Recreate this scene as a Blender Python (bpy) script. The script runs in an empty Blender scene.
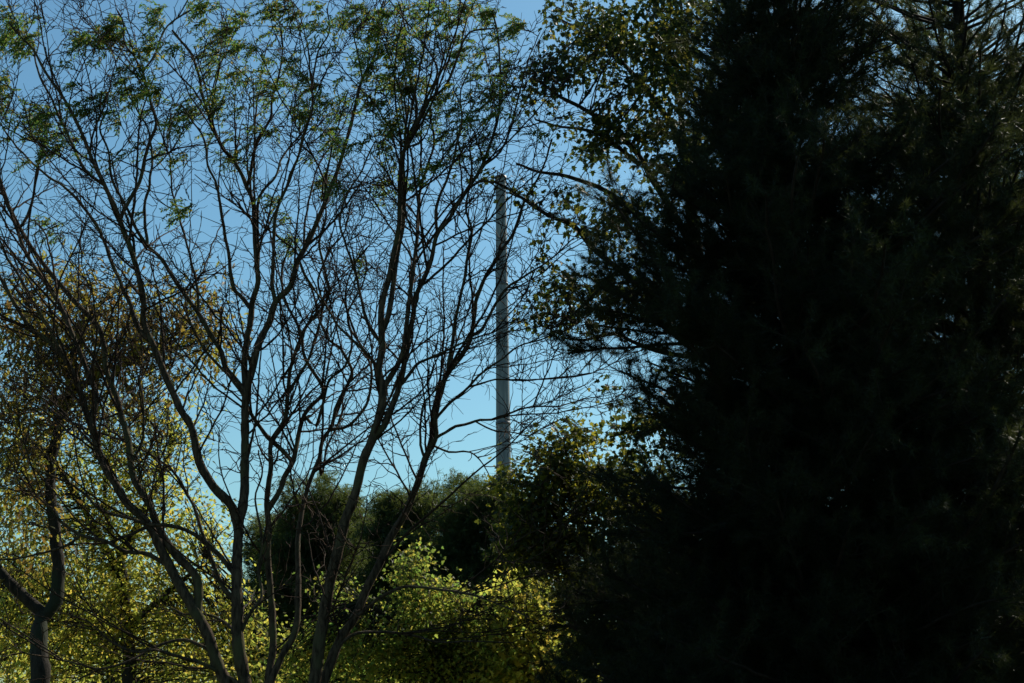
import bpy, math, random
import numpy as np

# ------------------------------------------------------------------ camera, sky, sun, exposure
SC = bpy.context.scene
COL = SC.collection
RNG = np.random.default_rng(11)
random.seed(11)

PITCH = math.radians(14.5)
EYE = np.array([0.0, 0.0, 1.6])
FOC = 50.0 / 36.0 * 1024.0
cam_data = bpy.data.cameras.new("camera")
cam_data.lens = 50.0
cam_data.sensor_width = 36.0
cam_data.clip_end = 3000.0
cam = bpy.data.objects.new("camera", cam_data)
cam.location = EYE
cam.rotation_euler = (math.pi / 2 + PITCH, 0, 0)
COL.objects.link(cam)
SC.camera = cam

SUN_AZ = math.radians(40.0)      # to the right of the view direction, behind the trees
SUN_EL = math.radians(40.0)
world = bpy.data.worlds.new("World")
SC.world = world
world.use_nodes = True
nt = world.node_tree
sky = nt.nodes.new("ShaderNodeTexSky")
sky.sky_type = 'NISHITA'
sky.sun_disc = False
sky.sun_elevation = SUN_EL
sky.sun_rotation = SUN_AZ
sky.altitude = 0.0
sky.air_density = 1.3
sky.dust_density = 0.8
sky.ozone_density = 2.2
bg = nt.nodes["Background"]
bg.inputs["Strength"].default_value = 0.092
tint = nt.nodes.new("ShaderNodeMixRGB"); tint.blend_type = 'MULTIPLY'; tint.inputs[0].default_value = 1.0
tint.inputs[2].default_value = (0.65, 0.98, 1.04, 1.0)      # the cool white balance of the picture
nt.links.new(sky.outputs["Color"], tint.inputs[1]); nt.links.new(tint.outputs[0], bg.inputs["Color"])

sun_data = bpy.data.lights.new("sun", 'SUN')
sun_data.energy = 5.0
sun_data.angle = math.radians(0.5)
sun_data.color = (1.0, 0.93, 0.80)
sun = bpy.data.objects.new("sun", sun_data)
from mathutils import Vector
sd = Vector((math.sin(SUN_AZ) * math.cos(SUN_EL), math.cos(SUN_AZ) * math.cos(SUN_EL), math.sin(SUN_EL)))
sun.rotation_euler = sd.to_track_quat('Z', 'Y').to_euler()
sun.location = (20, 25, 40)
COL.objects.link(sun)

SC.view_settings.view_transform = 'Standard'
SC.view_settings.look = 'None'
SC.view_settings.exposure = 0.18
SC.view_settings.gamma = 1.0
SC.view_settings.use_curve_mapping = False
SC.cycles.max_bounces = 5
SC.cycles.diffuse_bounces = 3
SC.cycles.transmission_bounces = 4


def at(px, py, Y):
    """Point of the place seen at a pixel of the photograph, Y metres ahead."""
    x = (px - 512.0) / FOC
    y = (341.5 - py) / FOC
    d = np.array([x, math.cos(PITCH) - math.sin(PITCH) * y, math.sin(PITCH) + math.cos(PITCH) * y])
    return EYE + d * (Y / d[1])


def pix(W):
    d = W - EYE
    f = d[:, 1] * math.cos(PITCH) + d[:, 2] * math.sin(PITCH)
    u = -d[:, 1] * math.sin(PITCH) + d[:, 2] * math.cos(PITCH)
    return np.stack([512 + FOC * d[:, 0] / f, 341.5 - FOC * u / f], 1)


# ------------------------------------------------------------------ mesh helpers
class MB:
    """Collects verts and faces with numpy, builds ONE mesh object."""
    def __init__(s):
        s.v = []; s.q = []; s.t = []; s.n = 0; s.poly = []

    def add(s, v, quads=None, tris=None):
        v = np.asarray(v, dtype=np.float32).reshape(-1, 3)
        if quads is not None and len(quads): s.q.append(np.asarray(quads, dtype=np.int64).reshape(-1, 4) + s.n)
        if tris is not None and len(tris): s.t.append(np.asarray(tris, dtype=np.int64).reshape(-1, 3) + s.n)
        s.v.append(v); s.n += len(v)

    def build(s, name, mat, parent=None, smooth=False):
        me = bpy.data.meshes.new(name)
        v = np.concatenate(s.v) if s.v else np.zeros((0, 3), np.float32)
        loops = []; totals = []
        if s.q:
            q = np.concatenate(s.q); loops.append(q.ravel()); totals.append(np.full(len(q), 4))
        if s.t:
            t = np.concatenate(s.t); loops.append(t.ravel()); totals.append(np.full(len(t), 3))
        loops = np.concatenate(loops); totals = np.concatenate(totals)
        starts = np.concatenate([[0], np.cumsum(totals)[:-1]])
        me.vertices.add(len(v)); me.vertices.foreach_set("co", v.ravel())
        me.loops.add(len(loops)); me.loops.foreach_set("vertex_index", loops.astype(np.int32))
        me.polygons.add(len(totals))
        me.polygons.foreach_set("loop_start", starts.astype(np.int32))
        me.polygons.foreach_set("loop_total", totals.astype(np.int32))
        if smooth: me.polygons.foreach_set("use_smooth", np.ones(len(totals), dtype=bool))
        me.update(calc_edges=True)
        me.materials.append(mat)
        o = bpy.data.objects.new(name, me)
        COL.objects.link(o)
        if parent is not None:
            o.parent = parent
            o.matrix_parent_inverse = parent.matrix_basis.inverted()
        return o


def norm(a):
    return a / np.maximum(np.linalg.norm(a, axis=-1, keepdims=True), 1e-9)


def add_tubes(mb, P, R, sides, cap=True):
    """P (N,K,3) paths, R (N,K) radii: N tapered tubes at once."""
    N, K, _ = P.shape
    if N == 0: return
    T = np.empty_like(P)
    T[:, 1:-1] = P[:, 2:] - P[:, :-2]; T[:, 0] = P[:, 1] - P[:, 0]; T[:, -1] = P[:, -1] - P[:, -2]
    T = norm(T)
    ref = norm(RNG.normal(size=(N, 1, 3)))
    main = norm(P[:, -1:] - P[:, :1])
    ref = norm(ref - main * np.sum(ref * main, -1, keepdims=True))
    n1 = norm(np.cross(T, np.cross(np.broadcast_to(ref, T.shape), T)))
    n2 = np.cross(T, n1)
    a = np.arange(sides) * (2 * math.pi / sides)
    V = P[:, :, None, :] + R[:, :, None, None] * (np.cos(a)[None, None, :, None] * n1[:, :, None, :] + np.sin(a)[None, None, :, None] * n2[:, :, None, :])
    base = (np.arange(N) * K * sides)[:, None, None]
    k = (np.arange(K - 1) * sides)[None, :, None]
    i = np.arange(sides)[None, None, :]; j = (np.arange(sides) + 1) % sides
    j = j[None, None, :]
    q = np.stack([base + k + i, base + k + j, base + k + sides + j, base + k + sides + i], -1)
    mb.add(V.reshape(-1, 3), q.reshape(-1, 4))


def smooth_path(pts, radii, step, wob=0.0):
    """Catmull-Rom through 3-D points, resampled about every step metres."""
    pts = np.asarray(pts, float); radii = np.asarray(radii, float)
    if len(pts) == 2:
        pts = np.array([pts[0], pts.mean(0), pts[1]]); radii = np.array([radii[0], radii.mean(), radii[1]])
    e = np.concatenate([[2 * pts[0] - pts[1]], pts, [2 * pts[-1] - pts[-2]]])
    out = []; rr = []
    for i in range(len(pts) - 1):
        p0, p1, p2, p3 = e[i], e[i + 1], e[i + 2], e[i + 3]
        n = max(2, int(np.linalg.norm(p2 - p1) / step))
        for t in np.arange(n) / n:
            out.append(0.5 * ((2 * p1) + (p2 - p0) * t + (2 * p0 - 5 * p1 + 4 * p2 - p3) * t * t + (3 * p1 - p0 - 3 * p2 + p3) * t ** 3))
            rr.append(radii[i] * (1 - t) + radii[i + 1] * t)
    out.append(pts[-1]); rr.append(radii[-1])
    out = np.array(out); rr = np.array(rr)
    if wob > 0:
        w = RNG.normal(size=out.shape) * wob
        w[1:-1] = (w[:-2] + 2 * w[1:-1] + w[2:]) / 4; w[0] = 0
        out = out + w
        rr = rr * (1 + RNG.normal(size=len(rr)) * 0.05)
    return out, rr


def grow(P, T, R0, L, K, up, wig, zig=0.0, bias=(0, 0, 0)):
    """Vectorised shoots from points P along T. Returns paths (N,K,3) and radii (N,K)."""
    N = len(P)
    d = norm(T.copy())
    out = np.empty((N, K, 3)); out[:, 0] = P
    side = norm(np.cross(d, RNG.normal(size=(N, 3))))
    st = (L / (K - 1))[:, None]
    b = np.array(bias, float)
    sgn = 1.0
    for k in range(1, K):
        d = norm(d + RNG.normal(size=(N, 3)) * wig + np.array([0, 0, up]) + b)
        dd = norm(d + side * zig * sgn); sgn = -sgn
        out[:, k] = out[:, k - 1] + dd * st
    t = np.linspace(0, 1, K)[None, :]
    R = R0[:, None] * (1 - 0.6 * t)
    return out, R


def sample_on(paths, n_per_m, lo=0.15, hi=1.0):
    """Random attachment points on a list of (pts, radii). Returns P, T, R."""
    PP = []; TT = []; RR = []
    for pts, rad in paths:
        seg = np.diff(pts, axis=0); l = np.linalg.norm(seg, axis=1); tot = l.sum()
        n = RNG.poisson(n_per_m * tot * (hi - lo))
        if n == 0: continue
        s = RNG.uniform(lo, hi, n) * tot
        c = np.concatenate([[0], np.cumsum(l)])
        i = np.clip(np.searchsorted(c, s) - 1, 0, len(l) - 1)
        f = ((s - c[i]) / np.maximum(l[i], 1e-6))[:, None]
        PP.append(pts[i] + seg[i] * f); TT.append(norm(seg[i])); RR.append(rad[i])
    if not PP: return np.zeros((0, 3)), np.zeros((0, 3)), np.zeros(0)
    return np.concatenate(PP), np.concatenate(TT), np.concatenate(RR)


def deflect(T, lo, hi, flat=1.0):
    """Turn directions by lo..hi degrees about random axes."""
    N = len(T)
    r = RNG.normal(size=(N, 3)); r[:, 2] *= flat
    s = norm(r - T * np.sum(r * T, -1, keepdims=True))
    a = np.radians(RNG.uniform(lo, hi, N))[:, None]
    return T * np.cos(a) + s * np.sin(a)


def paths_of(P, R):
    return [(P[i], R[i]) for i in range(len(P))]


# ------------------------------------------------------------------ leaf shapes (template in local x,y,z; x along the leaf)
def tpl(outline, fold=0.12, droop=0.1):
    """Fan from a midrib: outline = list of (x, y) half widths, folded along the midrib."""
    xs = np.array([o[0] for o in outline]); ys = np.array([o[1] for o in outline])
    z0 = -droop * xs ** 2
    mid = np.stack([xs, 0 * xs, z0], 1)
    a = np.stack([xs, ys, z0 + fold * ys], 1)
    b = np.stack([xs, -ys, z0 + fold * ys], 1)
    n = len(xs)
    V = np.concatenate([mid, a, b])
    q = []
    for i in range(n - 1):
        q.append((i, i + 1, n + i + 1, n + i)); q.append((i + 1, i, 2 * n + i, 2 * n + i + 1))
    return V, np.array(q)


OVAL = tpl([(0, .02), (.3, .24), (.65, .22), (1, .01)])
OAK = tpl([(0, .02), (.2, .14), (.32, .07), (.5, .24), (.62, .12), (.8, .2), (1, .02)])
MAPLE = tpl([(0, .03), (.02, .38), (.2, .26), (.42, .55), (.55, .2), (.75, .24), (1, .01)], fold=.2, droop=.18)
LEAFLET = tpl([(0, .03), (.5, .19), (1, .02)], fold=.1, droop=.05)


def add_leaves(mb, P, D, S, template, roll=None):
    """Leaves at P pointing along D with size S."""
    V, q = template
    N = len(P)
    if N == 0: return
    x = norm(D)
    r = norm(RNG.normal(size=(N, 3)) * 0.75 + np.array([0, 0, 1.0])) if roll is None else norm(roll)
    y = norm(np.cross(r, x)); z = np.cross(x, y)
    W = P[:, None, :] + S[:, None, None] * (V[None, :, 0:1] * x[:, None] + V[None, :, 1:2] * y[:, None] + V[None, :, 2:3] * z[:, None])
    Q = (np.arange(N) * len(V))[:, None, None] + q[None]
    mb.add(W.reshape(-1, 3), Q.reshape(-1, 4))


def add_tufts(mb, P, D, S, needles, width, spread=0.9):
    """Tufts of pine needles: thin triangles fanning round D."""
    N = len(P)
    if N == 0: return
    nd = norm(D[:, None, :] * (0.55 + 0.0) + RNG.normal(size=(N, needles, 3)) * spread * 0.62)
    ln = S[:, None, None] * RNG.uniform(.65, 1.1, (N, needles, 1))
    base = P[:, None, :] - D[:, None, :] * (S[:, None, None] * RNG.uniform(0, .55, (N, needles, 1)))
    sd_ = norm(np.cross(nd, RNG.normal(size=(N, needles, 3)))) * (width / 2)
    tip = base + nd * ln
    tip[..., 2] -= 0.10 * ln[..., 0]
    V = np.stack([base + sd_, base - sd_, tip], 2).reshape(-1, 3)
    t = np.arange(N * needles * 3).reshape(-1, 3)
    mb.add(V, None, t)


# ------------------------------------------------------------------ materials
def mat_new(name):
    m = bpy.data.materials.new(name); m.use_nodes = True
    n = m.node_tree; n.nodes.clear()
    out = n.nodes.new("ShaderNodeOutputMaterial")
    return m, n, out


def ramp(n, stops):
    r = n.nodes.new("ShaderNodeValToRGB")
    e = r.color_ramp.elements
    while len(e) < len(stops): e.new(0.5)
    for i, (p, c) in enumerate(stops):
        e[i].position = p; e[i].color = (*c, 1)
    return r


def bark_mat(name, dark, light, lichen=None, scale=14.0):
    m, n, out = mat_new(name)
    co = n.nodes.new("ShaderNodeTexCoord")
    mp = n.nodes.new("ShaderNodeMapping"); mp.inputs["Scale"].default_value = (1, 1, .25)
    n.links.new(co.outputs["Object"], mp.inputs["Vector"])
    nz = n.nodes.new("ShaderNodeTexNoise"); nz.inputs["Scale"].default_value = scale; nz.inputs["Detail"].default_value = 6; nz.inputs["Roughness"].default_value = .7
    n.links.new(mp.outputs["Vector"], nz.inputs["Vector"])
    r = ramp(n, [(.38, dark), (.62, light)])
    n.links.new(nz.outputs["Fac"], r.inputs["Fac"])
    col = r.outputs["Color"]
    if lichen:
        n2 = n.nodes.new("ShaderNodeTexNoise"); n2.inputs["Scale"].default_value = 2.2; n2.inputs["Detail"].default_value = 5
        n.links.new(co.outputs["Object"], n2.inputs["Vector"])
        r2 = ramp(n, [(.52, (0, 0, 0)), (.64, (1, 1, 1))])
        n.links.new(n2.outputs["Fac"], r2.inputs["Fac"])
        mx = n.nodes.new("ShaderNodeMixRGB"); mx.inputs[2].default_value = (*lichen, 1)
        n.links.new(r2.outputs["Color"], mx.inputs[0]); n.links.new(col, mx.inputs[1])
        col = mx.outputs["Color"]
    p = n.nodes.new("ShaderNodeBsdfPrincipled"); p.inputs["Roughness"].default_value = .85
    p.inputs["Specular IOR Level"].default_value = .12
    n.links.new(col, p.inputs["Base Color"])
    b = n.nodes.new("ShaderNodeBump"); b.inputs["Strength"].default_value = .9; b.inputs["Distance"].default_value = .02
    n.links.new(nz.outputs["Fac"], b.inputs["Height"]); n.links.new(b.outputs["Normal"], p.inputs["Normal"])
    n.links.new(p.outputs["BSDF"], out.inputs["Surface"])
    return m


def leaf_mat(name, stops, trans, tmix=.5, rough=.5, spec=.25):
    """stops: reflected colours, trans: transmitted colours; each leaf takes its own by chance."""
    m, n, out = mat_new(name)
    g = n.nodes.new("ShaderNodeNewGeometry")
    r = ramp(n, stops); rt = ramp(n, trans)
    n.links.new(g.outputs["Random Per Island"], r.inputs["Fac"]); n.links.new(g.outputs["Random Per Island"], rt.inputs["Fac"])
    p = n.nodes.new("ShaderNodeBsdfPrincipled"); p.inputs["Roughness"].default_value = rough; p.inputs["Specular IOR Level"].default_value = spec
    n.links.new(r.outputs["Color"], p.inputs["Base Color"])
    t = n.nodes.new("ShaderNodeBsdfTranslucent"); n.links.new(rt.outputs["Color"], t.inputs["Color"])
    mx = n.nodes.new("ShaderNodeMixShader"); mx.inputs["Fac"].default_value = tmix
    n.links.new(p.outputs["BSDF"], mx.inputs[1]); n.links.new(t.outputs["BSDF"], mx.inputs[2])
    n.links.new(mx.outputs["Shader"], out.inputs["Surface"])
    return m


BARK_LOCUST = bark_mat("locust_bark", (.024, .016, .010), (.115, .078, .048), (.085, .075, .034), 26.0)
TWIG_LOCUST = bark_mat("locust_twig_bark", (.028, .016, .010), (.055, .034, .022))
BARK_DARK = bark_mat("oak_bark", (.016, .013, .010), (.042, .034, .025), (.03, .034, .02))
BARK_PINE = bark_mat("pine_bark", (.012, .009, .007), (.034, .025, .019))
LEAF_LOCUST = leaf_mat("locust_leaf", [(0, (.035, .06, .015)), (.6, (.05, .07, .018)), (1, (.10, .08, .02))],
                       [(0, (.11, .24, .045)), (.6, (.19, .30, .05)), (1, (.44, .32, .06))], .56)
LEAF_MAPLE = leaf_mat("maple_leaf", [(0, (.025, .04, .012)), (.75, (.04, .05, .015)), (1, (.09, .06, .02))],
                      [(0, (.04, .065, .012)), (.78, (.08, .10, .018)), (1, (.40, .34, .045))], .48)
LEAF_YELLOW = leaf_mat("yellow_leaf", [(0, (.07, .085, .018)), (.5, (.11, .11, .02)), (1, (.17, .12, .02))],
                       [(0, (.17, .28, .05)), (.5, (.31, .37, .06)), (1, (.52, .42, .07))], .72)
LEAF_OLIVE = leaf_mat("olive_leaf", [(0, (.045, .06, .015)), (.6, (.08, .08, .02)), (1, (.13, .09, .02))],
                      [(0, (.34, .42, .07)), (.6, (.55, .52, .08)), (1, (.66, .48, .08))], .76)
LEAF_RUST = leaf_mat("rust_leaf", [(0, (.05, .032, .014)), (.5, (.07, .05, .018)), (1, (.07, .07, .02))],
                     [(0, (.26, .14, .035)), (.4, (.36, .26, .045)), (1, (.36, .36, .05))], .58)
LEAF_GREEN = leaf_mat("green_leaf", [(0, (.025, .04, .012)), (.7, (.05, .065, .015)), (1, (.09, .08, .02))],
                      [(0, (.05, .07, .015)), (.7, (.14, .15, .02)), (1, (.50, .44, .04))], .5)
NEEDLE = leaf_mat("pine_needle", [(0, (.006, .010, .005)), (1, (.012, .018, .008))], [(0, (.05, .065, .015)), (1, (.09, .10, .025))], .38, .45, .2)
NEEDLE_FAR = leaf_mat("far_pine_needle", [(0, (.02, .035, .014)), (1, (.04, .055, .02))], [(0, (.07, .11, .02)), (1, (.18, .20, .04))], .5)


# ------------------------------------------------------------------ tagging
def thing(name, label, cat, loc, group=None):
    o = bpy.data.objects.new(name, None); COL.objects.link(o)
    o.location = tuple(float(c) for c in loc)
    o["label"] = label; o["category"] = cat
    if group: o["group"] = group
    return o


# ------------------------------------------------------------------ ground
m, n, out = mat_new("grass_ground")
co = n.nodes.new("ShaderNodeTexCoord")
nz = n.nodes.new("ShaderNodeTexNoise"); nz.inputs["Scale"].default_value = .35; nz.inputs["Detail"].default_value = 8
n.links.new(co.outputs["Object"], nz.inputs["Vector"])
r = ramp(n, [(.3, (.045, .06, .018)), (.55, (.07, .08, .025)), (.75, (.11, .085, .04))])
n.links.new(nz.outputs["Fac"], r.inputs["Fac"])
p = n.nodes.new("ShaderNodeBsdfPrincipled"); p.inputs["Roughness"].default_value = .95
n.links.new(r.outputs["Color"], p.inputs["Base Color"]); n.links.new(p.outputs["BSDF"], out.inputs["Surface"])
GROUND = m
gx = np.concatenate([[-1500, -400, -120], np.linspace(-60, 60, 61), [120, 400, 1500]])
gy = np.concatenate([[-1500, -400, -100], np.linspace(-20, 100, 61), [180, 400, 1500]])
X, Y = np.meshgrid(gx, gy, indexing='ij')
Z = 0.06 * np.sin(X * .31 + 1) * np.cos(Y * .27) - 0.06
V = np.stack([X, Y, Z], -1).reshape(-1, 3)
ni, nj = len(gx), len(gy)
I, J = np.meshgrid(np.arange(ni - 1), np.arange(nj - 1), indexing='ij')
q = np.stack([I * nj + J, (I + 1) * nj + J, (I + 1) * nj + J + 1, I * nj + J + 1], -1).reshape(-1, 4)
mb = MB(); mb.add(V, q)
g = mb.build("ground", GROUND, smooth=True); g["kind"] = "structure"


# ------------------------------------------------------------------ the tall pole far behind
def build_pole():
    m, n, out = mat_new("weathered_concrete")
    co = n.nodes.new("ShaderNodeTexCoord")
    nz = n.nodes.new("ShaderNodeTexNoise"); nz.inputs["Scale"].default_value = 3.0; nz.inputs["Detail"].default_value = 7
    mp = n.nodes.new("ShaderNodeMapping"); mp.inputs["Scale"].default_value = (4, 4, .35)
    n.links.new(co.outputs["Object"], mp.inputs["Vector"]); n.links.new(mp.outputs["Vector"], nz.inputs["Vector"])
    r = ramp(n, [(.3, (.09, .10, .105)), (.55, (.17, .18, .18)), (.75, (.27, .28, .27))])
    n.links.new(nz.outputs["Fac"], r.inputs["Fac"])
    p = n.nodes.new("ShaderNodeBsdfPrincipled"); p.inputs["Roughness"].default_value = .6
    n.links.new(r.outputs["Color"], p.inputs["Base Color"]); n.links.new(p.outputs["BSDF"], out.inputs["Surface"])
    Yp = 52.0
    top = at(500.8, 178, Yp); low = at(503.6, 475, Yp)
    d = (top - low) / (top[2] - low[2])
    base = low + d * (0 - low[2])
    t = thing("utility_pole", "tall bare grey pole standing against the sky beyond the dark pines", "pole", base)
    H = top[2]
    rt = 5.0 / FOC * Yp * 1.06; rl = 7.2 / FOC * Yp * 1.06
    sl = (rl - rt) / (top[2] - low[2])
    rad = lambda z: rt + (H - z) * sl
    zs = np.linspace(0, H, 40)
    P = base[None] + d[None] * zs[:, None]
    mb = MB(); add_tubes(mb, P[None], np.array([[rad(z) for z in zs]]), 32)
    sh = mb.build("shaft", m, t, True)
    # dark joint collars where the sections of the pole meet
    ms, n, out = mat_new("pole_collar_steel")
    p = n.nodes.new("ShaderNodeBsdfPrincipled"); p.inputs["Base Color"].default_value = (.09, .095, .1, 1); p.inputs["Roughness"].default_value = .55; p.inputs["Metallic"].default_value = .4
    n.links.new(p.outputs["BSDF"], out.inputs["Surface"])
    for z in (H * .30, H * .55, H * .80):
        mb = MB(); zz = np.array([z - .06, z - .05, z + .05, z + .06])
        rr = np.array([[rad(z), rad(z) + .014, rad(z) + .014, rad(z)]])
        add_tubes(mb, (base[None] + d[None] * zz[:, None])[None], rr, 32)
        mb.build("joint_collar", ms, t, True)
    mb = MB(); zz = np.array([H - .02, H + .06, H + .10, H + .14])
    rr = np.array([[rt + .03, rt + .03, rt * .7, .005]])
    add_tubes(mb, (base[None] + d[None] * zz[:, None])[None], rr, 32)
    mb.build("cap", ms, t, True)
    mb = MB(); zz = np.array([H + .10, H + .2, H + .26])
    add_tubes(mb, (base[None] + np.array([[-.12, 0, 0]]) + d[None] * zz[:, None])[None], np.array([[.03, .03, .02]]), 8)
    mb.build("spike", ms, t, True)


build_pole()


# ------------------------------------------------------------------ the big many-stemmed locust
LY = 16.0
LPX = LY / FOC      # metres per pixel at the locust
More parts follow.
